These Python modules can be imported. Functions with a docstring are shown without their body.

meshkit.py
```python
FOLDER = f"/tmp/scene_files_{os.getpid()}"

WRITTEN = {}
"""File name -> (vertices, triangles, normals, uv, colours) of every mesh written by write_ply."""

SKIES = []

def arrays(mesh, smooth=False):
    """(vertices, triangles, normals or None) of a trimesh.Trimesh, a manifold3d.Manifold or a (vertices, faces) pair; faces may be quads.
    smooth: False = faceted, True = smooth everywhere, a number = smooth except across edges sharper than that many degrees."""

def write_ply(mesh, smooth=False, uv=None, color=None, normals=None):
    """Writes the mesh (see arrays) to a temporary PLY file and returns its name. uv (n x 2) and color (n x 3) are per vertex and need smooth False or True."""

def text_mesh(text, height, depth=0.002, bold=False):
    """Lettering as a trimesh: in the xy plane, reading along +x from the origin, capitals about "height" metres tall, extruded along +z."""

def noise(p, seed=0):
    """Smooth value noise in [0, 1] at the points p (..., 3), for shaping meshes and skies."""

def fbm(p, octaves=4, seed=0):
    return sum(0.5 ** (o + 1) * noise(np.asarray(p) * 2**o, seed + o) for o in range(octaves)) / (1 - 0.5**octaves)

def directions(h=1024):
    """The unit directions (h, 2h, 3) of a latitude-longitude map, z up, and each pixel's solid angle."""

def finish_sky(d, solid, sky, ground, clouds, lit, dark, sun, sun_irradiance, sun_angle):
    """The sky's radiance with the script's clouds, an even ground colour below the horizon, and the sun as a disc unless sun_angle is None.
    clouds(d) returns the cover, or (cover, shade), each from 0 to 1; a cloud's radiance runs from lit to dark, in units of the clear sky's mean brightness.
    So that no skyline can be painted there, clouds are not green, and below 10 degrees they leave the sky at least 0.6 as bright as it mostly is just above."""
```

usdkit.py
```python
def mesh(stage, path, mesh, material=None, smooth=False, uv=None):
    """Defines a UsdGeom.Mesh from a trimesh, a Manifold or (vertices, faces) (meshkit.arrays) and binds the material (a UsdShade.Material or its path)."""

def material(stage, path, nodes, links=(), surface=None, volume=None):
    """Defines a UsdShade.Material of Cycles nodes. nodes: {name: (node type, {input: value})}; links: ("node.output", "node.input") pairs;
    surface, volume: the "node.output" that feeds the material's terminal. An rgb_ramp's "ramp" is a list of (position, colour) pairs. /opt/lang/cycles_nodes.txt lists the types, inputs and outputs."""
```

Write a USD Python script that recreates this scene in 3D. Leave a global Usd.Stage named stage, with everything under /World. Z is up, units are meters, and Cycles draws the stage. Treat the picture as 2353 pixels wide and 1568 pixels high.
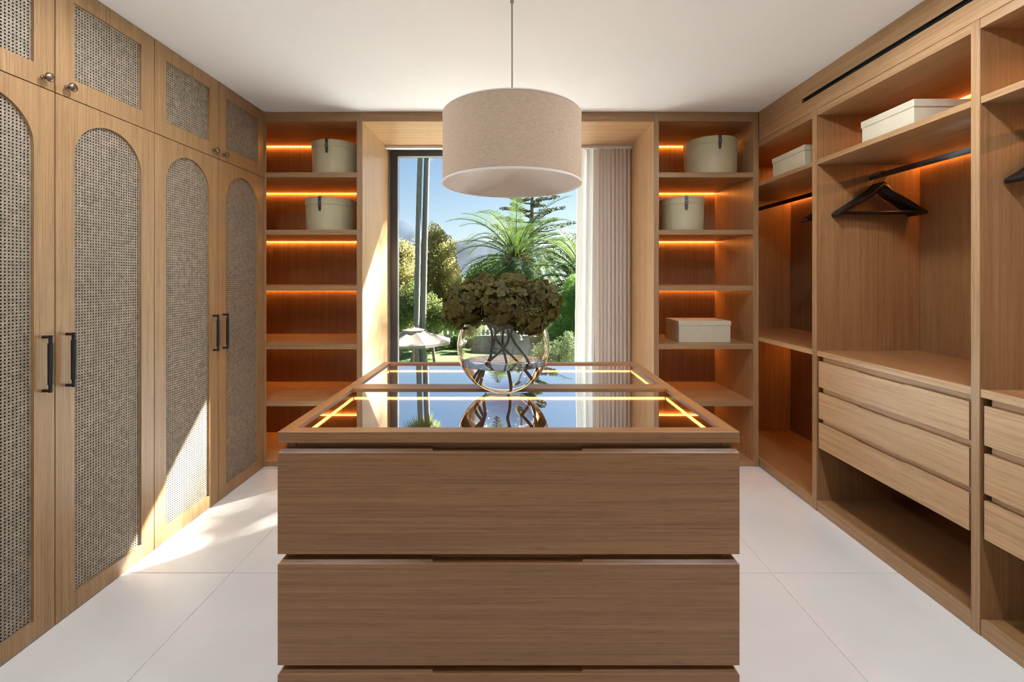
import math, random
import numpy as np
import trimesh, manifold3d as m3
from shapely.geometry import Polygon, LineString, box as sbox
import usdkit, meshkit
from pxr import Usd, UsdGeom, UsdShade, UsdLux, Sdf, Gf

PI = math.pi
stage = Usd.Stage.CreateInMemory()
UsdGeom.SetStageUpAxis(stage, 'Z'); UsdGeom.SetStageMetersPerUnit(stage, 1.0)
UsdGeom.Xform.Define(stage, '/World'); UsdGeom.Scope.Define(stage, '/World/Looks')

# ------------------------------------------------------------------ camera, sky, sun, exposure
EYE, FPX, DB = 1.38, 1020.0, 3.251       # eye height, focal length in pixels of the 2353 px wide frame, depth of the rear cabinet fronts
cam = UsdGeom.Camera.Define(stage, '/World/camera')
cam.AddTranslateOp().Set(Gf.Vec3d(0, 0, EYE)); cam.AddRotateXYZOp().Set(Gf.Vec3f(90, 0, 0))
cam.CreateHorizontalApertureAttr(36.0); cam.CreateVerticalApertureAttr(36.0 * 1568 / 2353)
cam.CreateFocalLengthAttr(36.0 * FPX / 2353)
cam.CreateHorizontalApertureOffsetAttr(0.0)
cam.CreateVerticalApertureOffsetAttr(-144 * 36.0 / 2353)
cam.CreateClippingRangeAttr(Gf.Vec2f(0.05, 100000))
cam.CreateExposureAttr(0.44)

SUN_TO = np.array([1.22, 1.0, 1.068]); SUN_TO /= np.linalg.norm(SUN_TO)
SUN_E, SKY_S = 19.5, 0.14
usdkit.material(stage, '/World/Looks/sky', {
    's': ('sky_texture', {'sky_type': 'multiple_scattering', 'sun_disc': False, 'sun_elevation': math.asin(SUN_TO[2]),
                          'sun_rotation': math.atan2(SUN_TO[0], SUN_TO[1]), 'air_density': 1.0, 'aerosol_density': 3.5, 'ozone_density': 1.0}),
    'b': ('background_shader', {'strength': SKY_S})}, [('s.color', 'b.color')], surface='b.background')
dome = UsdLux.DomeLight.Define(stage, '/World/sky_dome')
dome.CreateIntensityAttr(1.0)
UsdShade.MaterialBindingAPI.Apply(dome.GetPrim()).Bind(UsdShade.Material.Get(stage, '/World/Looks/sky'))
sun = UsdLux.DistantLight.Define(stage, '/World/sun')
sun.CreateIntensityAttr(SUN_E); sun.CreateNormalizeAttr(True); sun.CreateAngleAttr(0.6); sun.CreateColorAttr(Gf.Vec3f(1.0, 0.975, 0.945))
_z = SUN_TO; _x = np.cross([0, 0, 1], _z); _x /= np.linalg.norm(_x); _y = np.cross(_z, _x)
sun.AddTransformOp().Set(Gf.Matrix4d(*_x, 0, *_y, 0, *_z, 0, 0, 0, 0, 1))
FILL_RADIANCE = 150.0                         # radiance of the unseen ceiling lamps added as fill
LED = 58.0                               # radiance of the LED strips
GLASS_T = (0.43, 0.43, 0.405)              # transmission of the window glass, tint added to dim the view outside

# ------------------------------------------------------------------ helpers
_names = {}
def numbered(parent, name):
    k = (parent, name); n = _names.get(k, 0); _names[k] = n + 1
    return f'{parent}/{name}' + (f'_{n:03d}' if n else '')

def setdata(prim, label=None, cat=None, group=None, kind=None):
    for k, v in (('label', label), ('category', cat), ('group', group), ('kind', kind)):
        if v: prim.SetCustomDataByKey(k, v)

def arr(mesh):
    if hasattr(mesh, 'to_mesh'):
        m = mesh.to_mesh(); return np.array(m.vert_properties[:, :3], float), np.array(m.tri_verts)
    if isinstance(mesh, (tuple, list)): return np.asarray(mesh[0], float), np.asarray(mesh[1], int)
    return np.array(mesh.vertices), np.array(mesh.faces)

class Thing:
    """An Xform at the thing's base; meshes are given in world coordinates (or local ones with local=True)."""
    def __init__(self, name, label, cat, loc=(0, 0, 0), group=None, kind=None, rotz=0.0, local=False):
        self.path = numbered('/World', name); self.loc = np.array(loc, float); self.local = local
        x = UsdGeom.Xform.Define(stage, self.path)
        x.AddTranslateOp().Set(Gf.Vec3d(*map(float, loc)))
        if rotz: x.AddRotateZOp().Set(math.degrees(rotz))
        setdata(x.GetPrim(), label, cat, group, kind); self.prim = x.GetPrim()
    def part(self, name, mesh, material, parent=None, label=None, kind=None, smooth=30):
        v, f = arr(mesh)
        if not self.local: v = v - self.loc
        p = numbered(parent or self.path, name)
        m = usdkit.mesh(stage, p, (v, f), material, smooth=smooth)
        setdata(m.GetPrim(), label=label, kind=kind)
        return p

def copy_of(thing, loc, rotz, label, group=None):
    path = numbered('/World', thing.path.split('/')[-1])
    x = UsdGeom.Xform.Define(stage, path)
    x.GetPrim().GetReferences().AddInternalReference(thing.path)
    x.ClearXformOpOrder()
    x = UsdGeom.Xformable(x.GetPrim())
    x.MakeMatrixXform().Set(Gf.Matrix4d().SetRotate(Gf.Rotation(Gf.Vec3d(0, 0, 1), math.degrees(rotz))) * Gf.Matrix4d().SetTranslate(Gf.Vec3d(*map(float, loc))))
    setdata(x.GetPrim(), label=label, group=group)
    x.GetPrim().SetInstanceable(True)

def cat(*ms):
    vs, fs, n = [], [], 0
    for m in ms:
        v, f = arr(m); vs.append(v); fs.append(f + n); n += len(v)
    return np.vstack(vs), np.vstack(fs)

def hull(pts):
    return m3.Manifold.hull_points(np.asarray(pts, float).tolist())

def bx(x0, x1, y0, y1, z0, z1, c=0.0012):
    """A box with chamfered edges."""
    x0, x1 = min(x0, x1), max(x0, x1); y0, y1 = min(y0, y1), max(y0, y1); z0, z1 = min(z0, z1), max(z0, z1)
    c = min(c, (x1 - x0) * .3, (y1 - y0) * .3, (z1 - z0) * .3)
    p = []
    for x, sx in ((x0, c), (x1, -c)):
        for y, sy in ((y0, c), (y1, -c)):
            for z, sz in ((z0, c), (z1, -c)):
                p += [(x, y + sy, z + sz), (x + sx, y, z + sz), (x + sx, y + sy, z)]
    return hull(p)

def lathe(profile, n=64):
    """Revolves an (r, z) profile round the z axis; r = 0 ends are closed."""
    a = np.linspace(0, 2 * PI, n, endpoint=False); v, f = [], []
    for r, z in profile:
        v += [(r * math.cos(t), r * math.sin(t), z) for t in a]
    k = len(profile)
    for i in range(k - 1):
        for j in range(n):
            a0, a1, b0, b1 = i * n + j, i * n + (j + 1) % n, (i + 1) * n + j, (i + 1) * n + (j + 1) % n
            if profile[i][0] > 1e-9: f.append((a0, a1, b1))
            if profile[i + 1][0] > 1e-9: f.append((a0, b1, b0))
    m = trimesh.Trimesh(v, f, process=True); m.merge_vertices(); return m

def moved(mesh, t=(0, 0, 0), rz=0.0, ry=0.0, rx=0.0):
    v, f = arr(mesh)
    for ang, (i, j) in ((rx, (1, 2)), (ry, (2, 0)), (rz, (0, 1))):
        if ang:
            c, s = math.cos(ang), math.sin(ang); a, b = v[:, i].copy(), v[:, j].copy()
            v[:, i], v[:, j] = c * a - s * b, s * a + c * b
    return v + np.asarray(t, float), f

def tube(path, r, n=8, caps=True):
    path = np.asarray(path, float); r = np.broadcast_to(np.asarray(r, float), (len(path),))
    tan = np.gradient(path, axis=0); tan /= np.maximum(np.linalg.norm(tan, axis=1, keepdims=True), 1e-9)
    up = np.array([0, 0, 1.0]) if abs(tan[0][2]) < .9 else np.array([1.0, 0, 0])
    v, f = [], []
    nrm = np.cross(tan[0], up); nrm /= np.linalg.norm(nrm)
    for i, p in enumerate(path):
        nrm = nrm - tan[i] * nrm.dot(tan[i]); nrm /= np.linalg.norm(nrm); b = np.cross(tan[i], nrm)
        for k in range(n):
            t = 2 * PI * k / n; v.append(p + r[i] * (math.cos(t) * nrm + math.sin(t) * b))
    for i in range(len(path) - 1):
        for k in range(n):
            a0, a1, b0, b1 = i * n + k, i * n + (k + 1) % n, (i + 1) * n + k, (i + 1) * n + (k + 1) % n
            f += [(a0, a1, b1), (a0, b1, b0)]
    if caps:
        m = len(v); v += [path[0], path[-1]]
        for k in range(n):
            f += [(m, (k + 1) % n, k), (m + 1, (len(path) - 1) * n + k, (len(path) - 1) * n + (k + 1) % n)]
    return np.array(v), np.array(f)

def spline(pts, n=24):
    from scipy.interpolate import CubicSpline
    pts = np.asarray(pts, float); d = np.r_[0, np.cumsum(np.linalg.norm(np.diff(pts, axis=0), axis=1))]
    if len(pts) < 3: return pts
    return CubicSpline(d, pts)(np.linspace(0, d[-1], n))

def P(px, py, D):
    """The point at depth D seen at pixel (px, py) of the photograph: used for laying out the plan."""
    return np.array([(px - 1177) * D / FPX, D, EYE - (py - 640) * D / FPX])

# ------------------------------------------------------------------ materials
L = '/World/Looks/'
def plain(name, color, rough=.5, var=.08, scale=6.0, metallic=0.0, bump=0.0, bscale=200.0, extra=None):
    c = np.array(color)
    n = {'g': ('geometry', {}), 'n': ('noise_texture', {'scale': scale, 'detail': 4.0}),
         'r': ('rgb_ramp', {'ramp': [(.3, tuple(c * (1 - var))), (.7, tuple(np.minimum(c * (1 + var), 1)))]}),
         'p': ('principled_bsdf', {'roughness': rough, 'metallic': metallic, **(extra or {})})}
    l = [('g.position', 'n.vector'), ('n.fac', 'r.fac'), ('r.color', 'p.base_color')]
    if bump:
        n['n2'] = ('noise_texture', {'scale': bscale, 'detail': 3.0}); n['b'] = ('bump', {'strength': bump, 'distance': .002})
        l += [('g.position', 'n2.vector'), ('n2.fac', 'b.height'), ('b.normal', 'p.normal')]
    return usdkit.material(stage, L + name, n, l, surface='p.BSDF')

def oak(name, axis, tone=(1, 1, 1), rough=.34, contrast=1.0):
    """Straight-grained oak veneer, grain along the axis: growth bands, streaks and dark pores; every part has its own stretch of it."""
    t = np.array(tone)
    light, mid, dark = np.array([.45, .28, .142]) * t, np.array([.36, .212, .102]) * t, np.array([.23, .125, .058]) * t
    light, dark = mid + (light - mid) * contrast, mid + (dark - mid) * contrast
    def sc(across, along): s = [across] * 3; s['xyz'.index(axis)] = along; return tuple(s)
    n = {'g': ('geometry', {}), 'o': ('object_info', {}), 'k': ('math', {'math_type': 'multiply', 'value2': 17.0}),
         'cx': ('combine_xyz', {}), 'ad': ('vector_math', {'math_type': 'add'}),
         'm1': ('mapping', {'scale': sc(30, .9)}), 'n1': ('noise_texture', {'scale': 1.0, 'detail': 3.0, 'distortion': .4}),
         'm2': ('mapping', {'scale': sc(190, 2.2)}), 'n2': ('noise_texture', {'scale': 1.0, 'detail': 3.0, 'roughness': .6}),
         'm3': ('mapping', {'scale': sc(560, 13)}), 'n3': ('noise_texture', {'scale': 1.0, 'detail': 2.0}),
         'r1': ('rgb_ramp', {'ramp': [(.28, tuple(mid * .82)), (.5, tuple(mid)), (.74, tuple(light))]}),
         'r2': ('rgb_ramp', {'ramp': [(.34, tuple(dark)), (.52, tuple(mid)), (.68, tuple(light))]}),
         'r3': ('rgb_ramp', {'ramp': [(.30, (.50, .46, .42)), (.44, (1, 1, 1))]}),
         'x1': ('mix', {'fac': .5}), 'x2': ('mix', {'mix_type': 'multiply', 'fac': .6}),
         'b': ('bump', {'strength': .12, 'distance': .0006}),
         'p': ('principled_bsdf', {'roughness': rough, 'specular_ior_level': .5})}
    l = [('o.random', 'k.value1'), ('k.value', 'cx.x'), ('k.value', 'cx.y'), ('k.value', 'cx.z'), ('g.position', 'ad.vector1'), ('cx.vector', 'ad.vector2'),
         ('ad.vector', 'm1.vector'), ('ad.vector', 'm2.vector'), ('ad.vector', 'm3.vector'),
         ('m1.vector', 'n1.vector'), ('m2.vector', 'n2.vector'), ('m3.vector', 'n3.vector'),
         ('n1.fac', 'r1.fac'), ('n2.fac', 'r2.fac'), ('n3.fac', 'r3.fac'), ('r1.color', 'x1.color1'), ('r2.color', 'x1.color2'),
         ('x1.color', 'x2.color1'), ('r3.color', 'x2.color2'), ('x2.color', 'p.base_color'), ('n2.fac', 'b.height'), ('b.normal', 'p.normal')]
    return usdkit.material(stage, L + name, n, l, surface='p.BSDF')

OAKX, OAKY, OAKZ = oak('oak_x', 'x'), oak('oak_y', 'y'), oak('oak_z', 'z')
DOORZ = oak('door_oak', 'z', (.96, .95, .90))
SHADEDZ = oak('shaded_oak_z', 'z', (.84, .73, .63)); SHADEDX = oak('shaded_oak_x', 'x', (.84, .73, .63)); SHADEDY = oak('shaded_oak_y', 'y', (.84, .73, .63))  # oak darkened to paint in the shade inside bays and bookcases
PALEY = oak('pale_lit_oak_y', 'y', (1.36, 1.44, 1.5)); NICHEX = oak('lit_niche_oak_x', 'x', (1.25, 1.28, 1.34)); NICHEZ = oak('lit_niche_oak_z', 'z', (1.25, 1.28, 1.34))  # drawer oak: paler veneer plus painted-in light; niche oak: window light painted in
ISL = oak('island_oak_x', 'x', (.72, .57, .44)); ISLY = oak('island_oak_y', 'y', (.72, .57, .44)); ISLZ = oak('island_oak_z', 'z', (.72, .57, .44))
CANE = plain('cane', (.33, .268, .20), .5, .25, 60.0)
BLACK = plain('black_metal', (.012, .012, .013), .35, .1, 20, extra={'specular_ior_level': .6})
GLOSSBLACK = plain('gloss_black_rail', (.20, .21, .23), .09, .05, 20, metallic=1.0)
BACKING = plain('dark_backing', (.035, .026, .02), .8)
BRONZE = plain('antique_bronze', (.22, .17, .12), .32, .25, 90, metallic=1.0)
CEIL = plain('ceiling_paint', (.82, .825, .83), .9, .01, 2)
WALL = plain('wall_paint', (.82, .81, .78), .9, .01, 2)
RENDERW = plain('white_render', (.74, .73, .70), .9, .03, 3)
STONE = plain('porcelain_tile', (.72, .715, .695), .38, .035, 2.2, bump=.02, bscale=60)
GROUT = plain('grout', (.74, .72, .69), .8)
BOUNCE = plain('bounce_slab_white', (.84, .84, .84), .7, .04, 2)  # pale surface of the added slab that bounces sunlight indoors
HATBOX = plain('hatbox_leather', (.48, .43, .27), .5, .04, 12, bump=.08, bscale=500)
BOXM = plain('box_leather', (.60, .55, .42), .5, .04, 12, bump=.08, bscale=500)
STRAP = plain('dark_strap', (.045, .028, .026), .4, .2, 60)
STEEL = plain('buckle_steel', (.6, .58, .54), .25, .05, 50, metallic=1.0)
STITCH = plain('stitch_thread', (.33, .29, .2), .8)
HANGW = plain('black_lacquer', (.010, .008, .008), .22, .2, 30, extra={'specular_ior_level': .5})
HOOKM = plain('hook_metal', (.28, .22, .19), .25, .1, 50, metallic=1.0)
FRAME = plain('anthracite_frame', (.030, .034, .040), .42, .1, 8)
BEADM = plain('aluminium_bead', (.72, .73, .75), .3, .03, 20, metallic=1.0)
WHITEP = plain('white_track', (.75, .73, .70), .45, .02)
CORD = plain('grey_cord', (.34, .33, .31), .6)
STEMM = plain('dark_stem', (.035, .035, .018), .6, .4, 60)
TILEBODY = STONE

def led(name, color, strength):
    return usdkit.material(stage, L + name, {'e': ('emission', {'color': color, 'strength': strength})}, surface='e.emission')
LEDM = led('led_amber', (1.0, .36, .07), LED)
LEDI = led('led_amber_case', (1.0, .47, .11), LED * .42)
FILLGLOW = led('fill_lamp_glow', (1.0, .93, .84), 4.0)

GLASS = usdkit.material(stage, L + 'vase_glass', {'p': ('principled_bsdf', {'base_color': (1, 1, 1), 'roughness': 0.0, 'ior': 1.48, 'transmission_weight': 1.0})}, surface='p.BSDF')
WATER = usdkit.material(stage, L + 'water', {'p': ('principled_bsdf', {'base_color': (.97, .99, 1), 'roughness': 0.0, 'ior': 1.33, 'transmission_weight': 1.0})}, surface='p.BSDF')
def pane(name, tint, refl, expo):
    # Schlick reflectance, the same from both sides of the sheet
    r0, gain = refl
    return usdkit.material(stage, L + name, {'t': ('transparent_bsdf', {'color': tuple(c ** .5 for c in tint)}), 'g': ('glossy_bsdf', {'color': (.90, .96, 1.0), 'roughness': 0.0}),
        'w': ('layer_weight', {'blend': .5}), 'pw': ('math', {'math_type': 'power', 'value2': expo}), 'ma': ('math', {'math_type': 'multiply_add', 'value2': gain, 'value3': r0}), 'm': ('mix_closure', {})},
        [('w.facing', 'pw.value1'), ('pw.value', 'ma.value1'), ('ma.value', 'm.fac'), ('t.BSDF', 'm.closure1'), ('g.BSDF', 'm.closure2')], surface='m.closure')
WINGLASS = pane('window_glass', GLASS_T, (.0, .3), 5.0)
TOPGLASS = pane('display_glass', (.80, .78, .76), (.05, .95), 1.1)

def cloth(name, color, transl, transp, var=.12):
    c = np.array(color)
    n = {'g': ('geometry', {}), 'm': ('mapping', {'scale': (500, 500, 160)}), 'n': ('noise_texture', {'scale': 1.0, 'detail': 2.0}),
         'm2': ('mapping', {'scale': (60, 60, 700)}), 'n2': ('noise_texture', {'scale': 1.0, 'detail': 2.0}), 'x': ('math', {'math_type': 'add'}), 'h': ('math', {'math_type': 'multiply', 'value2': .5}),
         'r': ('rgb_ramp', {'ramp': [(.35, tuple(c * (1 - var))), (.65, tuple(np.minimum(c * (1 + var), 1)))]}),
         'd': ('diffuse_bsdf', {'roughness': .3}), 't': ('translucent_bsdf', {}), 'mx': ('mix_closure', {'fac': transl}),
         'tr': ('transparent_bsdf', {}), 'my': ('mix_closure', {'fac': transp})}
    l = [('g.position', 'm.vector'), ('g.position', 'm2.vector'), ('m.vector', 'n.vector'), ('m2.vector', 'n2.vector'), ('n.fac', 'x.value1'), ('n2.fac', 'x.value2'), ('x.value', 'h.value1'),
         ('h.value', 'r.fac'), ('r.color', 'd.color'), ('r.color', 't.color'), ('d.BSDF', 'mx.closure1'), ('t.BSDF', 'mx.closure2')]
    if transp:
        l += [('mx.closure', 'my.closure1'), ('tr.BSDF', 'my.closure2')]
        return usdkit.material(stage, L + name, n, l, surface='my.closure')
    del n['tr'], n['my']
    return usdkit.material(stage, L + name, n, l, surface='mx.closure')
SHADE = cloth('shade_linen', (.66, .53, .40), .28, 0, .16)
LINING = cloth('shade_lining', (.80, .74, .68), .35, 0, .03)
HEMM = plain('shade_hem', (.72, .67, .62), .9, .02)
CURTAIN = cloth('curtain_linen', (.86, .78, .72), .45, .0, .08)
SHEER = cloth('curtain_sheer', (.93, .90, .87), .65, .06, .06)
PARASOL = cloth('parasol_canvas', (.34, .30, .265), .25, 0, .05)

def leafm(name, color, tcolor, var=.35, scale=2.0, tfac=.4, rough=.5):
    c, t = np.array(color), np.array(tcolor)
    n = {'g': ('geometry', {}), 'n': ('noise_texture', {'scale': scale, 'detail': 5.0}),
         'r': ('rgb_ramp', {'ramp': [(.3, tuple(c * (1 - var))), (.7, tuple(c * (1 + var)))]}),
         'p': ('principled_bsdf', {'roughness': rough, 'specular_ior_level': .4}), 't': ('translucent_bsdf', {'color': tuple(t)}), 'm': ('mix_closure', {'fac': tfac})}
    return usdkit.material(stage, L + name, n, [('g.position', 'n.vector'), ('n.fac', 'r.fac'), ('r.color', 'p.base_color'), ('p.BSDF', 'm.closure1'), ('t.BSDF', 'm.closure2')], surface='m.closure')
PALMLEAF = leafm('palm_leaf', (.055, .105, .05), (.11, .17, .03), tfac=.32)
FANLEAF = leafm('fan_leaf', (.10, .12, .05), (.25, .28, .06))
OLIVELEAF = leafm('olive_leaf', (.34, .31, .15), (.50, .44, .16), .5, .8, tfac=.55)
SILVERLEAF = leafm('silver_leaf', (.17, .21, .13), (.2, .25, .1), .5, 1.5)
SHRUBLEAF = leafm('shrub_leaf', (.17, .21, .09), (.22, .27, .07), .5, 1.0)
CEDARLEAF = leafm('cedar_leaf', (.05, .065, .035), (.06, .08, .03), .4, 1.0, .2)
THUJALEAF = leafm('thuja_leaf', (.11, .21, .06), (.22, .36, .07), .5, 2.0)
HEDGELEAF = leafm('hedge_leaf', (.07, .12, .045), (.12, .2, .05), .5, 1.0)
PETAL = leafm('petal', (.10, .088, .020), (.16, .11, .015), .3, 14.0, .3, .7)
BARK = plain('bark', (.17, .135, .10), .9, .4, 3)
PALMBARK = plain('palm_bark', (.165, .145, .145), .9, .25, 12, bump=.5, bscale=8)
DATES = plain('date_stalks', (.50, .22, .05), .6, .3, 8)
GRASS = plain('lawn', (.085, .145, .03), .9, .5, .5)
FENCEM = plain('pale_fence', (.62, .52, .44), .8, .1, 3)
ROCK = plain('garden_stone', (.15, .14, .125), .9, .3, 3)
MOUNT = plain('mountain_haze_blue', (.012, .027, .052), 1.0, .12, .004)  # distance haze painted in as a blue base colour
TEAK = plain('parasol_pole', (.42, .18, .07), .5)

# ------------------------------------------------------------------ the setting: room shell
def struct(name, label, mesh, m, category=None):
    t = Thing(name, label, category or name.split('_')[0], kind='structure')
    t.part('panel', mesh, m); return t

fl = Thing('floor', 'pale stone floor of very large porcelain tiles with fine grout', 'floor', kind='structure')
fl.part('grout', bx(-2.46, 2.46, -2.6, 4.2, -.12, -.003), GROUT)
TW, GX, GY, gw = 1.265, 1.215, 2.079, .0016
for i in range(-3, 2):
    for j in range(-4, 2):
        x0, x1, y0, y1 = GX + i * TW, GX + (i + 1) * TW, GY + j * TW, GY + (j + 1) * TW
        x0, x1, y0, y1 = max(x0, -2.45), min(x1, 2.45), max(y0, -2.58), min(y1, 3.97)
        if x1 - x0 > .05 and y1 - y0 > .05:
            fl.part('tile', bx(x0 + gw, x1 - gw, y0 + gw, y1 - gw, -.012, 0.0, .0008), STONE)
HC = 2.60
struct('ceiling', 'plain white painted ceiling', bx(-2.6, 2.6, -2.6, 4.2, HC, HC + .12), CEIL)
struct('wall_left', 'white wall behind the cane wardrobes', bx(-2.6, -2.46, -2.6, 4.2, -.12, HC), WALL)
struct('wall_right', 'white wall behind the open wardrobe', bx(2.46, 2.6, -2.6, 4.2, -.12, HC), WALL)
wb = Thing('wall_back', 'outer wall around the tall garden window', 'wall', kind='structure')
WX0, WX1, WH = -1.085, .78, 2.52
wb.part('panel', bx(-2.6, WX0, 3.98, 4.2, -.12, HC), RENDERW)
wb.part('panel', bx(WX1, 2.6, 3.98, 4.2, -.12, HC), RENDERW)
wb.part('lintel', bx(WX0, WX1, 3.98, 4.2, WH, HC), RENDERW)
wb.part('eave', bx(-6, 6, 3.98, 4.60, 2.72, 2.90), RENDERW)
struct('wall_front', 'plain white wall behind the viewer', bx(-2.6, 2.6, -2.6, -2.46, -.12, HC), WALL)
struct('terrace', 'added pale slab outside the window, unseen, bouncing sun to the ceiling', bx(-5, 5, 4.2, 7.2, -.34, -.10), BOUNCE, 'terrace')  # unseen slab added to throw sunlight up onto the ceiling

# window
w = Thing('window_1', 'tall fixed garden window in a slim anthracite frame', 'window', (WX0, 3.95, 0), kind='structure')
FY0, FY1 = 3.955, 4.03
w.part('stile', bx(WX0, WX0 + .062, FY0, FY1, .0, WH, .003), FRAME)
w.part('stile', bx(WX1 - .062, WX1, FY0, FY1, .0, WH, .003), FRAME)
w.part('rail', bx(WX0 + .062, WX1 - .062, FY0, FY1, WH - .048, WH, .003), FRAME)
w.part('rail', bx(WX0 + .062, WX1 - .062, FY0, FY1, 0, .06, .003), FRAME)
w.part('bead', bx(WX0 + .062, WX0 + .068, FY0 + .012, FY0 + .03, .06, WH - .048), BEADM, label='bright aluminium glazing bead')
w.part('bead', bx(WX0 + .068, WX1 - .068, FY0 + .012, FY0 + .03, WH - .054, WH - .048), BEADM, label='bright aluminium glazing bead')
w.part('glass_pane', bx(WX0 + .060, WX1 - .060, FY0 + .034, FY0 + .036, .05, WH - .046, .0002), WINGLASS, smooth=False)

# niche lining round the window
NX0, NX1, ND = -1.0996, 1.042, 3.955
TOPZ = 2.531
nl = Thing('trim_1', 'oak lining and top rail of the deep window niche', 'trim', (0, DB, 0), kind='structure')
nl.part('top_rail', bx(NX0, NX1, DB, DB + .022, TOPZ, HC - .002), OAKX)
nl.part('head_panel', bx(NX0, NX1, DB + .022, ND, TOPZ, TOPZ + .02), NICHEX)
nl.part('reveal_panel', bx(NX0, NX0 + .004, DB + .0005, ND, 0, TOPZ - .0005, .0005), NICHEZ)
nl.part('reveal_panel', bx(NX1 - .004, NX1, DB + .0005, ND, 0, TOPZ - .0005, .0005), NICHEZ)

# ------------------------------------------------------------------ bookcases either side of the window
BD = 3.874
SHZ = [2.158, 1.737, 1.326, .897, .479]
def bookcase(x0, x1, sx0, sx1, label, stile=None):
    """x0..x1: clear width; sx0, sx1: outer faces of the side panels."""
    t = Thing('shelving_unit', label, 'bookcase', ((x0 + x1) / 2, DB, 0))
    t.part('side_panel', bx(sx0, x0, DB, ND if x0 > 0 else BD + .015, 0, HC - .002), OAKZ)
    t.part('side_panel', bx(x1, sx1, DB, ND if x0 < 0 else BD + .015, 0, HC - .002), OAKZ)
    t.part('back_panel', bx(x0, x1, BD, BD + .015, .03, TOPZ + .04), SHADEDZ)
    t.part('top_rail', bx(x0, x1, DB, DB + .022, TOPZ, HC - .002), OAKX)
    t.part('top_panel', bx(x0, x1, DB + .022, BD, TOPZ, TOPZ + .022), OAKX)
    t.part('base_panel', bx(x0, x1, DB + .004, BD, .0, .038), OAKX)
    if stile: t.part('stile', bx(stile[0], stile[1], DB - .001, DB + .0028, 0, HC - .002), OAKZ)
    for i, z in enumerate(SHZ):
        s = t.part('shelf', bx(x0, x1, DB + .003, BD, z - .037, z), OAKX)
        t.part('led_strip', bx(x0 + .004, x1 - .004, BD - .012, BD - .003, z - .0378, z - .0365, .0002), LEDM, parent=s, label='glowing amber LED strip under the shelf')
    t.part('led_strip', bx(x0 + .004, x1 - .004, BD - .012, BD - .003, TOPZ - .0008, TOPZ + .0005, .0002), LEDM, label='glowing amber LED strip under the top')
    return t
bookcase(-2.400, -1.138, -2.438, NX0, 'tall lit oak bookcase left of the window, next to the cane wardrobes', stile=(-1.838, -1.800))
bookcase(1.077, 1.769, NX1, 1.807, 'tall lit oak bookcase right of the window, next to the hanging rails')

# ------------------------------------------------------------------ cane wardrobes on the left
WX = -1.814           # plane of the door fronts
def door_outline(y0, y1, z0, z1, oy0, oy1, oz0, oz1, arch):
    outer = sbox(y0, z0, y1, z1)
    if arch:
        r = (oy1 - oy0) / 2; cy = (oy0 + oy1) / 2
        a = np.linspace(0, PI, 49)
        hole = Polygon([(oy0, oz0), (oy1, oz0)] + [(cy + r * math.cos(t), oz1 - r + r * math.sin(t)) for t in a])
    else:
        hole = sbox(oy0, oz0, oy1, oz1)
    return outer.difference(hole), hole

def extrude_yz(poly, x0, x1):
    m = trimesh.creation.extrude_polygon(poly, x1 - x0, engine='earcut')
    v = np.array(m.vertices); return np.c_[x0 + v[:, 2], v[:, 0], v[:, 1]], np.array(m.faces)

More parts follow.
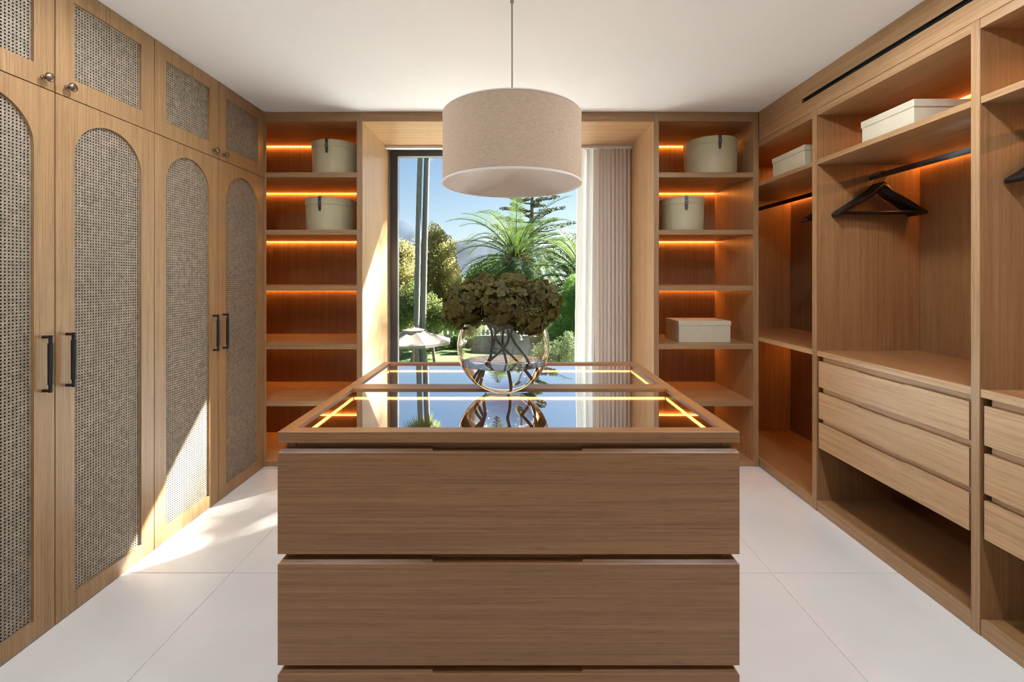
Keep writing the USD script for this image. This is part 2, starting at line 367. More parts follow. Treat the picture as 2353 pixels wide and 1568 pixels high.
def cane_mesh(hole, x, pitch=.0127):
    """Woven cane: pairs of vertical and of horizontal strands and two sets of diagonals, each a thin ribbon clipped to the opening."""
    y0, z0, y1, z1 = hole.bounds; V, F = [], []
    clip = hole.buffer(.004)
    def ribbon(a, b, w, xo, th=.0006):
        got = LineString([a, b]).intersection(clip)
        for g in getattr(got, 'geoms', [got]):
            if g.is_empty or g.length < .002 or g.geom_type != 'LineString': continue
            (ay, az), (by, bz) = g.coords[0], g.coords[-1]
            d = np.array([by - ay, bz - az]); d /= np.linalg.norm(d); nv = np.array([-d[1], d[0]]) * w / 2
            n = len(V) * 8
            q = []
            for xx in (x + xo, x + xo + th):
                for (yy, zz), s in (((ay, az), 1), ((ay, az), -1), ((by, bz), -1), ((by, bz), 1)):
                    q.append((xx, yy + s * nv[0], zz + s * nv[1]))
            V.append(q)
            F.append(np.array([(4, 5, 6), (4, 6, 7), (0, 2, 1), (0, 3, 2), (0, 4, 7), (0, 7, 3), (1, 2, 6), (1, 6, 5)]) + n)
    h = z1 - z0; wd = y1 - y0
    for k in range(int(wd / pitch) + 2):
        for o in (-.0021, .0021): ribbon((y0 + k * pitch + o, z0 - .1), (y0 + k * pitch + o, z1 + .1), .0027, .0016)
    for k in range(int(h / pitch) + 2):
        for o in (-.0021, .0021): ribbon((y0 - .1, z0 + k * pitch + o), (y1 + .1, z0 + k * pitch + o), .0027, .0012)
    for s in (1, -1):
        for k in range(int((h + wd) / pitch) + 3):
            zz = z0 + ((k + .5) * pitch - (math.ceil(wd / pitch) * pitch if s > 0 else 0))
            ribbon((y0 - .01, zz - s * .01), (y1 + .01, zz + s * (wd + .01)), .0017, .0018 if s > 0 else .0021)
    return np.array(V).reshape(-1, 3), np.vstack(F)

def bar_handle(t, door, y):
    z0, z1 = .945, 1.153
    xb = WX + .030
    g = cat(tube([(WX + .0005, y, z0), (xb - .004, y, z0)], .0060, 12), tube([(WX + .0005, y, z1), (xb - .004, y, z1)], .0060, 12),
            tube([(xb, y, z0 - .0065), (xb, y, z0 + .028)], .0066, 14), tube([(xb, y, z1 - .028), (xb, y, z1 + .0065)], .0066, 14),
            tube([(xb, y, z0 + .024), (xb, y, z1 - .024)], .0092, 18))
    t.part('handle', g, BLACK, parent=door, label='black bar handle')

def knob(t, door, y, z):
    g = lathe([(0, 0), (.009, 0), (.009, .003), (.006, .006), (.006, .016), (.012, .0195), (.0165, .024), (.0175, .028), (.0165, .032), (.012, .0355), (0, .037)], 28)
    t.part('knob', moved(moved(g, ry=PI / 2), (WX, y, z)), BRONZE, parent=door, label='round aged bronze knob', smooth=40)

def wardrobe(yA, yM, yB, label):
    t = Thing('wardrobe', label, 'wardrobe', (WX, yM, 0))
    xf = WX - .024
    for a, b in ((yA + .001, yA + .019), (yB - .019, yB - .001)):
        t.part('side_panel', bx(-2.44, xf, a, b, .0, HC - .004), DOORZ)
    t.part('back_panel', bx(-2.45, -2.44, yA + .001, yB - .001, .0, HC - .004), DOORZ)
    t.part('fixed_shelf', bx(-2.44, xf, yA + .019, yB - .019, 2.11, 2.128), DOORZ)
    t.part('base_panel', bx(-2.44, xf, yA + .019, yB - .019, .0, .03), DOORZ)
    for k, (a, b) in enumerate(((yA, yM), (yM, yB))):
        a += .0021; b -= .0021
        st = .0755
        fr, hole = door_outline(a, b, .004, 2.1165, a + st, b - st, .076, 2.052, True)
        d = t.part('door', extrude_yz(fr, WX - .022, WX), DOORZ)
        t.part('cane_panel', cane_mesh(hole, WX - .013), CANE, parent=d, kind='stuff', label='woven cane webbing in an arched opening', smooth=False)
        t.part('backing', extrude_yz(hole.buffer(.006), WX - .0205, WX - .0185), BACKING, parent=d)
        bar_handle(t, d, b - .043 if k == 0 else a + .043)
        fr, hole = door_outline(a, b, 2.1205, HC - .004, a + st, b - st, 2.203, 2.524, False)
        d = t.part('upper_door', extrude_yz(fr, WX - .022, WX), DOORZ)
        t.part('cane_panel', cane_mesh(hole, WX - .013), CANE, parent=d, kind='stuff', label='woven cane webbing in a square opening', smooth=False)
        t.part('backing', extrude_yz(hole.buffer(.006), WX - .0205, WX - .0185), BACKING, parent=d)
        knob(t, d, b - .043 if k == 0 else a + .043, 2.158)
wardrobe(1.272, 1.762, 2.251, 'oak wardrobe with arched cane doors nearest the camera, cut by the left edge')
wardrobe(2.251, 2.741, 3.249, 'oak wardrobe with arched cane doors further back, beside the lit bookcase')

# ------------------------------------------------------------------ open wardrobe on the right
RX, RB = 1.807, 2.42
YA1, YA0, YB1, YB0, YC = 2.671, 2.633, 1.747, 1.7145, .79   # dividers: far and near faces
fa = Thing('fascia', 'long oak fascia board below the ceiling over the open wardrobe', 'fascia', (RX, 2.0, 2.38))
SL0, SL1, SZ0, SZ1 = .95, 2.767, 2.470, 2.4945
fa.part('board', bx(RX, RX + .02, .6, 3.249, 2.3845, SZ0), OAKY)
fa.part('board', bx(RX, RX + .02, .6, 3.249, SZ1, HC - .002), OAKY)
fa.part('board', bx(RX, RX + .02, SL1, 3.249, SZ0, SZ1, .0), OAKY)
fa.part('board', bx(RX, RX + .02, .6, SL0, SZ0, SZ1, .0), OAKY)
sd = Thing('slot_diffuser', 'long black linear air slot set in the oak fascia', 'air vent', (RX, 2.0, SZ0))
sd.part('channel', bx(RX + .0205, RX + .045, SL0, SL1, SZ0 - .004, SZ1 + .004), BLACK)
sd.part('blade', bx(RX + .006, RX + .018, SL0 + .002, SL1 - .002, SZ0 + .010, SZ0 + .0135), GLOSSBLACK)
sd.part('rim', cat(bx(RX - .0012, RX + .02, SL0 - .0, SL1, SZ0 + .0, SZ0 + .002), bx(RX - .0012, RX + .02, SL0, SL1, SZ1 - .002, SZ1 - .0)), BLACK)

def bay(y0, y1, label, panel=None, drawers=True, end=None, led_at=True):
    """One bay of the open wardrobe between depths y0 (near) and y1 (far)."""
    t = Thing('open_wardrobe', label, 'open wardrobe', (RX, (y0 + y1) / 2, 0))
    if panel:
        t.part('side_panel', bx(RX + .0005, RB, panel[0], panel[1], 0, 2.383), SHADEDZ)
        t.part('edge_band', bx(RX - .001, RX + .0004, panel[0], panel[1], 0, 2.383, .0004), OAKZ)  # front edge split off in lighter oak, lit against the shade-coloured panel
    if end: t.part('end_panel', bx(1.81, RB, end, end + .015, 0, 2.383), SHADEDZ)
    t.part('back_panel', bx(RB, RB + .014, y0 - .01, y1 + (.0 if end else .01), 0, 2.383), SHADEDZ)
    t.part('top_panel', bx(RX + .001, RB, y0, y1, 2.345, 2.383), OAKY)
    s = t.part('shelf', bx(RX + .003, RB, y0, y1, 2.055, 2.083), OAKY)
    t.part('led_strip', bx(RB - .012, RB - .003, y0 + .004, y1 - .004, 2.0542, 2.0555, .0002), LEDM, parent=s, label='glowing amber LED strip under the shelf')
    t.part('led_strip', bx(RB - .012, RB - .003, y0 + .004, y1 - .004, 2.3442, 2.3455, .0002), LEDM, label='glowing amber LED strip under the top')
    t.part('hanging_rail', bx(2.119, 2.129, y0 + .001, y1 - .001, 1.960, 1.990, .001), GLOSSBLACK, label='flat black hanging rail')
    t.part('base_panel', bx(RX + .022, RB, y0, y1, .035, .062), SHADEDY)
    t.part('plinth', bx(RX + .002, RX + .022, y0, y1, .001, .063), OAKY)
    c = t.part('counter', bx(RX + .0125, RB, y0, y1, .921, .951), SHADEDY)
    t.part('edge_band', bx(RX + .002, RX + .0124, y0, y1, .921, .951, .0006), PALEY)  # counter front edge in the oak with light in its colour
    if drawers:
        for k, (z0, z1) in enumerate(((.740, .8905), (.5545, .7075), (.380, .528))):
            a, b = y0 + .012, y1 - .012
            ym = (a + b) / 2
            f = m3.Manifold.cube((.019, b - a, z1 - z0)).translate((RX + .004, a, z0))
            f = f - bx(RX - .01, RX + .05, ym - .14, ym + .14, z1 - .004, z1 + .02, .0035)
            d = t.part('drawer', f, PALEY)
            t.part('drawer_box', bx(RX + .0235, RB - .05, a + .012, b - .012, z0 + .012, z1 - .02), OAKY, parent=d)
            t.part('front_rail', bx(RX + .024, RX + .042, y0 + .02, y1 - .02, z1 - .012, z1 + (.0295 if k == 0 else .030)), PALEY)
    else:
        t.part('led_strip', bx(RB - .012, RB - .003, y0 + .004, y1 - .004, 0.9202, 0.9215, .0002), LEDM, parent=c, label='glowing amber LED strip under the middle shelf')
    return t
bay(YA1, 3.853, 'corner bay of the open oak wardrobe, beside the right bookcase, without drawers', drawers=False, end=3.853)
bay(YB1, YA0, 'middle bay of the open oak wardrobe with six hangers and three drawers', panel=(YA0, YA1))
bay(YC, YB0, 'nearest bay of the open oak wardrobe, cut by the right edge of the photo', panel=(YB0, YB1))
# the near end panel of the run
# ------------------------------------------------------------------ hangers
def hanger_parts(t):
    xs = np.linspace(-.222, .222, 23); segs = []
    def zc(x):
        u = abs(x) / .222
        return -.094 - .137 * (u ** 1.12) + .022 * math.exp(-(u / .16) ** 2)
    for a, b in zip(xs[:-1], xs[1:]):
        pts = []
        for x in (a, b):
            u = abs(x) / .222
            hh = .019 - .006 * u; dd = .0075 + .013 * max(0, (u - .55) / .45) ** 1.4
            yy = .012 * u * u
            for q in range(10):
                th = 2 * PI * q / 10
                pts.append((x, yy + dd * math.cos(th), zc(x) + hh * math.sin(th)))
        segs.append(hull(pts))
    body = segs[0]
    for s in segs[1:]: body = body + s
    for sx in (-1, 1):
        pts = [(sx * (.222 + .010 * math.cos(a) * .9), .012 + .017 * math.cos(b2), zc(.222) - .004 + .011 * math.sin(a)) for a in np.linspace(-PI / 2, PI / 2, 6) for b2 in np.linspace(0, 2 * PI, 8)]
        body = body + hull(pts + [(sx * .214, .012 + .018 * math.cos(b2), zc(.214) + .011 * math.sin(b2)) for b2 in np.linspace(0, 2 * PI, 8)])
    t.part('body', body, HANGW, smooth=40)
    t.part('trouser_bar', tube([(-.212, .006, zc(.212) - .004), (.212, .006, zc(.212) - .004)], .0058, 10), HANGW)
    hook = [(0, 0, -.078), (0, 0, -.055), (0, 0, -.045)]
    for a in np.linspace(-PI / 2, PI * 1.02, 18):
        hook.append((.019 * math.cos(a) if a > -PI / 2 + .01 else .0, 0, -.0145 + .0185 * math.sin(a)))
    hook = [(0, 0, -.080), (0, 0, -.05), (.006, 0, -.040), (.016, 0, -.030), (.0200, 0, -.016), (.0185, 0, -.004), (.0115, 0, .004), (0, 0, .0068), (-.0115, 0, .003), (-.0175, 0, -.007), (-.0165, 0, -.015)]
    t.part('hook', tube(spline(hook, 40), .0018, 8), HOOKM, label='thin metal hook')
RAILZ = 1.990
h0 = Thing('coat_hanger', 'front one of the six black hangers in the middle bay', 'hanger', (2.124, 2.540, RAILZ), 'black hangers in the middle bay', rotz=math.radians(-6.5), local=True)
hanger_parts(h0)
ords = ['second', 'third', 'fourth', 'fifth', 'sixth']
for (y, a), o in zip(((2.554, -4.5), (2.567, -5), (2.580, -2.5), (2.597, -1.5), (2.610, -.5)), ords):
    copy_of(h0, (2.124, y, RAILZ), math.radians(a), f'{o} from the front of the six black hangers in the middle bay', 'black hangers in the middle bay')
for (y, a), o in zip(((1.686, 2.0), (1.660, 3.5), (1.634, 4)), ('rear', 'middle', 'front')):
    copy_of(h0, (2.124, y, RAILZ), math.radians(a), f'{o} black hanger at the right edge of the photo, in the nearest bay', 'black hangers in the nearest bay')
for (y, a), o in zip(((2.880, 0.5), (2.856, 2)), ('further', 'nearer')):
    copy_of(h0, (2.124, y, RAILZ), math.radians(a), f'{o} of two black hangers half hidden in the corner bay behind the upright panel', 'black hangers in the corner bay')

# ------------------------------------------------------------------ boxes
def hatbox(cx, cy, z, r, h, strap_ang, label):
    t = Thing('hatbox', label, 'hatbox', (cx, cy, z), 'round hatboxes on the lit shelves', local=True)
    lh = .052
    t.part('body', lathe([(0, 0), (r * .955, 0), (r * .962, .003), (r * .985, h - .01), (r * .985, h - .004), (0, h - .004)], 96), HATBOX)
    rl = r
    t.part('lid', lathe([(r * .987, h - lh), (rl - .001, h - lh), (rl, h - lh + .002), (rl, h - .004), (rl - .004, h), (rl * .5, h + .001), (0, h + .001), ], 96), HATBOX)
    st = []
    for k in range(100):
        a = 2 * PI * k / 100
        for rr, zz in ((rl + .0004, h - .007), (r * .9635, .006)):
            st.append(moved(hull([(x, y, q) for x in (-.0006, .0006) for y in (-.0035, .0035) for q in (-.0007, .0007)]), (rr * math.cos(a), rr * math.sin(a), zz), rz=a))
    t.part('stitching', cat(*st), STITCH, kind='stuff', smooth=False)
    ca, sa = math.cos(strap_ang), math.sin(strap_ang)
    path = [(rl * .82, h + .0022), (rl * .95, h + .0022), (rl + .0005, h + .001), (rl + .0025, h - .006), (rl + .0025, h - lh), (rl + .001, h - lh - .004), (rl - .001, h - lh - .045)]
    V, F = [], []
    for i, (rr, zz) in enumerate(path):
        wv = .0105 if i < len(path) - 1 else .009
        for s in (-1, 1): V.append((rr * ca - s * wv * sa, rr * sa + s * wv * ca, zz)); V.append(((rr + .0025) * ca - s * wv * sa, (rr + .0025) * sa + s * wv * ca, zz + (.0025 if i < 3 else 0)))
    tip = path[-1]; V += [((tip[0]) * ca, (tip[0]) * sa, tip[1] - .009), ((tip[0] + .0025) * ca, (tip[0] + .0025) * sa, tip[1] - .009)]
    strap = None
    for i in range(len(path) - 1):
        q = hull(V[4 * i:4 * i + 8]); strap = q if strap is None else strap + q
    strap = strap + hull(V[-6:])
    s = t.part('strap', strap, STRAP, label='dark leather strap')
    zb = h - lh + .006; rb = rl + .0062
    fr = []
    for (u0, v0), (u1, v1) in (((-.0125, -.011), (.0125, -.011)), ((.0125, -.011), (.0125, .011)), ((.0125, .011), (-.0125, .011)), ((-.0125, .011), (-.0125, -.011)), ((0, -.011), (0, .011))):
        fr.append(tube([(rb * ca - u0 * sa, rb * sa + u0 * ca, zb + v0), (rb * ca - u1 * sa, rb * sa + u1 * ca, zb + v1)], .0014, 8))
    t.part('buckle', cat(*fr), STEEL, parent=s, label='small steel buckle')
def strap_dir(cx, cy, r, px):
    """Angle on the box of the strap that the photo shows at column px."""
    best = min(np.linspace(-PI, 0, 721), key=lambda a: abs((cx + r * math.cos(a)) / (cy + r * math.sin(a)) - (px - 1177) / FPX) + (10 if (cx * math.cos(a) + cy * math.sin(a)) > -.2 * math.hypot(cx, cy) else 0))
    return best
for cx, cy, z, r, h, px, lab in ((-1.36, 3.452, SHZ[0], .1825, .252, 751, 'round beige hatbox on the top shelf of the left bookcase'),
                                 (-1.4075, 3.46, SHZ[1], .187, .246, 735, 'round beige hatbox on the second shelf of the left bookcase'),
                                 (1.547, 3.468, SHZ[0], .196, .282, 1655, 'largest round beige hatbox, on the top shelf of the right bookcase'),
                                 (1.3135, 3.434, SHZ[1], .1636, .250, 1578, 'round beige hatbox on the second shelf of the right bookcase')):
    hatbox(cx, cy, z, r, h, strap_dir(cx, cy, r, px), lab)

def lidded_box(x0, x1, y0, y1, z, h, label, lh=.036):
    t = Thing('storage_box', label, 'box', ((x0 + x1) / 2, (y0 + y1) / 2, z), 'rectangular lidded boxes')
    t.part('body', bx(x0 + .004, x1 - .004, y0 + .004, y1 - .004, z, z + h - .006, .002), BOXM)
    lid = bx(x0, x1, y0, y1, z + h - lh, z + h, .0025) - bx(x0 + .003, x1 - .003, y0 + .003, y1 - .003, z + h - lh - .01, z + h - .004, .001)
    t.part('lid', lid, BOXM)
lidded_box(1.25, 1.645, 3.329, 3.615, SHZ[3], .163, 'flat rectangular beige box on the fourth shelf of the right bookcase')
lidded_box(1.85, 2.14, 2.812, 3.16, 2.083, .146, 'rectangular beige box on the top shelf of the corner bay, half hidden')
lidded_box(1.86, 2.15, 2.056, 2.369, 2.083, .130, 'pale rectangular box on the top shelf of the middle bay above the hangers')

# ------------------------------------------------------------------ the island
IX0, IX1, IY0, IYM, IY1, IZ = -.657, .638, 1.2425, 1.768, 2.284, .950
t = Thing('island', 'brown oak wardrobe island with a glass display top and deep drawers', 'island', (0, 1.76, 0))
FWD = .0375
def lid(y0, y1, lab):
    z0, z1 = .919, IZ
    a, b = IX0, IX1
    fr = bx(a, b, y0, y1, z0, z1, .0012) - m3.Manifold.cube((b - a - 2 * FWD, y1 - y0 - 2 * FWD, .2)).translate((a + FWD, y0 + FWD, z0 - .05))
    # mitred members
    members = []
    for (p0, p1, q0, q1, m) in (((a, y0), (b, y0), (a + FWD, y0 + FWD), (b - FWD, y0 + FWD), ISL), ((b, y1), (a, y1), (b - FWD, y1 - FWD), (a + FWD, y1 - FWD), ISL),
                                ((a, y1), (a, y0), (a + FWD, y1 - FWD), (a + FWD, y0 + FWD), ISLY), ((b, y0), (b, y1), (b - FWD, y0 + FWD), (b - FWD, y1 - FWD), ISLY)):
        wedge = hull([(x, y, z) for (x, y) in (p0, p1, q0, q1) for z in (.85, 1.0)])
        members.append((fr ^ wedge, m))
    for mm, m in members: t.part('lid_frame', mm, m)
    t.part('glass_pane', bx(a + FWD - .004, b - FWD + .004, y0 + FWD - .004, y1 - FWD + .004, z1 - .0075, z1 - .0065, .0002), TOPGLASS, smooth=False, label=lab)
lid(IY0, IYM - .0006, 'clear glass of the nearer display lid')
lid(IYM + .0006, IY1, 'clear glass of the further display lid')
BX0, BX1, BY0, BY1 = IX0 + .015, IX1 - .015, IY0 + .034, IY1 - .02
t.part('carcass', bx(BX0 + .012, BX1 - .012, BY0 + .002, BY1, .02, .80), ISL)
iw = .018
for a, b, c, d, m in ((BX0, BX0 + iw, BY0, BY1, ISLY), (BX1 - iw, BX1, BY0, BY1, ISLY), (BX0 + iw, BX1 - iw, BY0, BY0 + iw, ISL), (BX0 + iw, BX1 - iw, BY1 - iw, BY1, ISL), (BX0 + iw, BX1 - iw, IYM - .03, IYM + .03, ISL)):
    t.part('case_wall', bx(a, b, c, d, .80, .9185), m)
for a, b, c, d in ((BX0 + iw, BX1 - iw, BY0 + iw, IYM - .03), (BX0 + iw, BX1 - iw, IYM + .03, BY1 - iw)):
    s = .008
    for q in (bx(a + .0005, a + .006, c + s, d - s, .916 - s, .916, .0004), bx(b - .006, b - .0005, c + s, d - s, .916 - s, .916, .0004),
              bx(a + s, b - s, c + .0005, c + .006, .916 - s, .916, .0004), bx(a + s, b - s, d - .006, d - .0005, .916 - s, .916, .0004)):
        t.part('led_strip', q, LEDI, label='glowing amber LED strip inside the display case')
LAY = [(.6065, .890), (.2947, .577), (.03, .267)]
CH = .009
for k, (z0, z1) in enumerate(LAY):
    y0 = IY0 + .002
    f = hull([(x, y, z) for x in (IX0, IX1) for y in (y0, y0 + .024) for z in (z0, z1)] +
             [(x, y, z1 + CH) for x in (IX0 + CH, IX1 - CH) for y in (y0 + CH, y0 + .024)])
    f = f - bx(-.226, .2, y0 - .05, y0 + .06, z1 + .0035, z1 + .06, .005)
    d = t.part('drawer', f, ISL)
    for s, x0, x1 in ((-1, IX0, IX0 + .014), (1, IX1 - .014, IX1)):
        xi = IX0 + CH if s < 0 else IX1 - CH
        g = hull([(x, y, z) for x in (x0, x1) for y in (y0 + .0245, IY1 - .006) for z in (z0, z1)] + [(x, y, z1 + CH) for x in ((xi, x1) if s < 0 else (x0, xi)) for y in (y0 + .0245, IY1 - .006)])
        t.part('side_panel', g, ISLY)
for (za, zb) in ((.2680, .2946), (.578, .6064), (.893, .9185)):
    t.part('recess_rail', bx(IX0 + .040, IX1 - .040, IY0 + .0285, IY0 + .033, za - .01, zb, .0005), ISL)
for x0, x1 in ((IX0 + .0145, IX0 + .039), (IX1 - .039, IX1 - .0145)):
    t.part('corner_post', bx(x0, x1, IY0 + .0265, IY0 + .0335, .02, .918, .0005), ISLZ)
t.part('plinth', bx(IX0 + .04, IX1 - .04, IY0 + .05, IY1 - .04, .0, .02), ISL)

# ------------------------------------------------------------------ pendant lamp
LX, LY, LR, LZ0, LZ1 = 0.0, 1.76, .272, 1.7505, 2.0175
lp = Thing('pendant_lamp', 'large beige linen drum pendant lamp hanging over the island', 'pendant lamp', (LX, LY, LZ0))
lp.part('shade', moved(lathe([(LR, LZ0), (LR, LZ1)], 128), (LX, LY, 0)), SHADE, smooth=True)
lp.part('lining', moved(lathe([(LR - .003, LZ1), (LR - .003, LZ0)], 128), (LX, LY, 0)), LINING, smooth=True)
for z in (LZ0, LZ1):
    lp.part('hem', moved(lathe([(LR - .005, z - .002), (LR + .0012, z - .002), (LR + .0012, z + .006 if z == LZ0 else z + .002), (LR - .005, z + .006 if z == LZ0 else z + .002), (LR - .005, z - .002)], 128), (LX, LY, 0)), HEMM)
sp = [tube([(LX, LY, LZ1 - .012), (LX + (LR - .003) * math.cos(a), LY + (LR - .003) * math.sin(a), LZ1 - .006)], .002, 8) for a in (0.3, 0.3 + 2 * PI / 3, 0.3 + 4 * PI / 3)]
lp.part('spider', cat(*sp), STEEL)
lp.part('cord', tube([(LX, LY, LZ1 - .012), (LX + .0005, LY, LZ1 + .2), (LX, LY, 2.47)], .0035, 10), CORD)
lp.part('cord_grip', cat(moved(lathe([(0, 0), (.005, 0), (.006, .004), (.004, .02), (0, .02)], 20), (LX, LY, LZ1 - .004)), moved(lathe([(0, 0), (.006, 0), (.0075, .003), (.0075, .125), (0, .125)], 20), (LX, LY, 2.472))), CORD)

# unseen fill lamps added to the ceiling over the front half of the room
for x in (-1.22, 1.22):
    for y, where in ((.3, 'nearest the camera'), (1.0, 'before the island'), (1.78, 'beside the island')):
        d = Thing('downlight', 'added round ceiling lamp out of view, %s of the room, %s' % ('left side' if x < 0 else 'right side', where), 'added fill light', (x, y, HC - .012), 'added ceiling lamps')
        d.part('trim_ring', moved(lathe([(.085, 0), (.105, 0), (.105, .012), (.085, .012), (.085, 0)], 40), (x, y, HC - .0121)), WHITEP)
        d.part('lens', moved(lathe([(0, 0), (.085, 0), (.085, .004), (0, .004)], 40), (x, y, HC - .0045)), FILLGLOW, label='lit lens')
        q = UsdLux.DiskLight.Define(stage, d.path + '/lamp'); q.CreateRadiusAttr(.08); q.CreateIntensityAttr(FILL_RADIANCE * (.9 if y > 1.2 else .8) * (1.3 if x > 0 else .95)); q.CreateColorAttr(Gf.Vec3f(.93, .975, 1.04))
        q.AddTranslateOp().Set(Gf.Vec3d(0, 0, .004))
        sh = UsdLux.ShapingAPI.Apply(q.GetPrim()); sh.CreateShapingConeAngleAttr(31.0); sh.CreateShapingConeSoftnessAttr(.8)

# ------------------------------------------------------------------ curtain
tr = Thing('curtain_track', 'slim white curtain track under the head of the window niche', 'curtain track', (0, 3.86, 2.50))
tr.part('track', bx(NX0 + .005, NX1 - .002, 3.835, 3.885, 2.507, TOPZ - .0005), WHITEP)
def curtain_mesh(path, z0, z1, flare=0.0, n=10):
    V, F = [], []; m = len(path)
    for i in range(n):
        z = z0 + (z1 - z0) * i / (n - 1); k = 1 - i / (n - 1)
        for (x, y) in path: V.append((x - flare * k * max(0, (1.05 - x) / .5), y, z))
    for i in range(n - 1):
        for j in range(m - 1): F += [(i * m + j, i * m + j + 1, (i + 1) * m + j + 1), (i * m + j, (i + 1) * m + j + 1, (i + 1) * m + j)]
    return np.array(V), np.array(F)
cu = Thing('curtain', 'greige linen curtain gathered in narrow folds at the right of the window', 'curtain', (.8, 3.86, 0))
path, x = [], .725
rng = random.Random(4)
nf = 9; xs = np.linspace(.722, 1.034, nf * 14 + 1)
ph = np.cumsum([0] + [1 + .25 * rng.uniform(-1, 1) for _ in range(len(xs) - 1)]); ph = ph / ph[-1] * nf
for xx, p in zip(xs, ph):
    path.append((xx + .006 * math.sin(4 * PI * p), 3.86 + .013 * math.cos(2 * PI * p) * (1 + .25 * math.sin(1.7 * p))))
cu.part('fabric', curtain_mesh(path, .012, 2.512, .0), CURTAIN, smooth=True)
cs = Thing('sheer_curtain', 'pale sheer linen edge of the curtain glowing against the window glass', 'sheer curtain', (.65, 3.87, 0))
xs = np.linspace(.572, .735, 60); path = []
for i, xx in enumerate(xs):
    u = i / 59
    path.append((xx, 3.875 + .022 * math.sin(2 * PI * (u * 2.4 + .1)) + .006 * math.sin(2 * PI * u * 6.1)))
cs.part('fabric', curtain_mesh(path, .012, 2.510, .035), SHEER, smooth=True)

# ------------------------------------------------------------------ vase and hydrangeas
VX, VY, VR, VH = -.033, 1.71, .1776, .17
va = Thing('vase', 'round clear glass bowl vase half filled with water on the island', 'vase', (VX, VY, IZ), local=True)
th = .0045
def ring(R, z): return math.sqrt(max(R * R - (z - VH) ** 2, 0))
out = [(0, 0.0002), (ring(VR, .0002), .0002)] + [(ring(VR, z), z) for z in np.r_[np.linspace(.004, .16, 24), np.linspace(.175, .300, 16)]]
zi = np.r_[np.linspace(.300, .175, 16), np.linspace(.16, .010, 24)]
inn = [(ring(VR - th, z), z) for z in zi] + [(0, .010)]
va.part('bowl', lathe(out + [(ring(VR - th / 2, .302), .3025)] + inn, 96), GLASS, smooth=50)
WL = .1078
Rw = VR - th * .6
zw = [.0085] + list(np.linspace(.014, WL - .002, 22))
wat = [(0, .0085)] + [(ring(Rw, z), z) for z in zw] + [(ring(Rw, WL) , WL), (ring(VR - th, WL) - .004, WL - .0012), (0, WL - .0014)]
wa = Thing('vase_water', 'clear water standing in the round glass vase', 'water', (VX, VY, IZ), local=True)
wa.part('water', lathe(wat, 96), WATER, smooth=50)

def petal_mesh(L_, W_, cup, rng):
    u = np.array([0, .35, .75, 1.0]); wv = np.array([.26, .85, 1.0, .55])
    V, F = [], []
    for a, b in zip(u, wv):
        for s in (-1, 0, 1):
            V.append((a * L_, s * b * W_ / 2, cup * L_ * (a * a * .55 - .06) + .10 * L_ * (s * s) * (1 if cup > .2 else -.5) + rng.uniform(-.03, .03) * L_))
    for i in range(3):
        for j in range(2):
            p = i * 3 + j; F += [(p, p + 1, p + 4), (p, p + 4, p + 3)]
    return np.array(V), np.array(F)

def frame_of(n, rng):
    n = n / np.linalg.norm(n); a = np.cross(n, [0, 0, 1.0])
    if np.linalg.norm(a) < .1: a = np.cross(n, [1.0, 0, 0])
    a /= np.linalg.norm(a); b = np.cross(n, a); t_ = rng.uniform(0, 2 * PI)
    return math.cos(t_) * a + math.sin(t_) * b, -math.sin(t_) * a + math.cos(t_) * b, n

def hydrangea(c, r, sq, stem, label, seed, nfl):
    rng = random.Random(seed); c = np.array(c)
    t = Thing('hydrangea', label, 'hydrangea', tuple(stem[-1]), 'hydrangeas in the vase')
    t.part('stem', tube(spline(stem, 26), np.linspace(.0042, .0048, 26), 8), STEMM, smooth=True)
    core = trimesh.creation.icosphere(3, 1.0); v = np.array(core.vertices)
    v = v * (r * .80) * (1 + .10 * (meshkit.noise(v * 4, seed) - .5))[:, None] * np.array([1, 1, sq]) + c
    h = t.part('flower_head', (v, core.faces), PETAL, smooth=True)
    for k in range(nfl):
        z = 1 - 2 * (k + .5) / nfl; a = k * 2.399963; s = math.sqrt(1 - z * z)
        n = np.array([s * math.cos(a), s * math.sin(a), z]) + np.array([rng.uniform(-.14, .14) for _ in range(3)])
        n /= np.linalg.norm(n)
        if n[2] < -.90: continue
        p = c + n * r * np.array([1, 1, sq]) * rng.uniform(.82, 1.02)
        ex, ey, ez = frame_of(n + np.array([rng.uniform(-.45, .45) for _ in range(3)]), rng)
        V, F = [], []
        sz = rng.uniform(.0165, .0235)
        for q in range(4):
            pv, pf = petal_mesh(sz, sz * rng.uniform(.85, 1.05), rng.uniform(-.15, .55), rng)
            th_ = q * PI / 2 + rng.uniform(-.15, .15)
            x_ = pv[:, 0] * math.cos(th_) - pv[:, 1] * math.sin(th_); y_ = pv[:, 0] * math.sin(th_) + pv[:, 1] * math.cos(th_)
            V.append(p + x_[:, None] * ex + y_[:, None] * ey + (pv[:, 2] + q % 2 * .0012)[:, None] * ez); F.append(pf + q * 12)
        t.part('floret', (np.vstack(V), np.vstack(F)), PETAL, parent=h, smooth=True)
VD = 1.71
def V3(px, py, D=VD): return P(px, py, D)
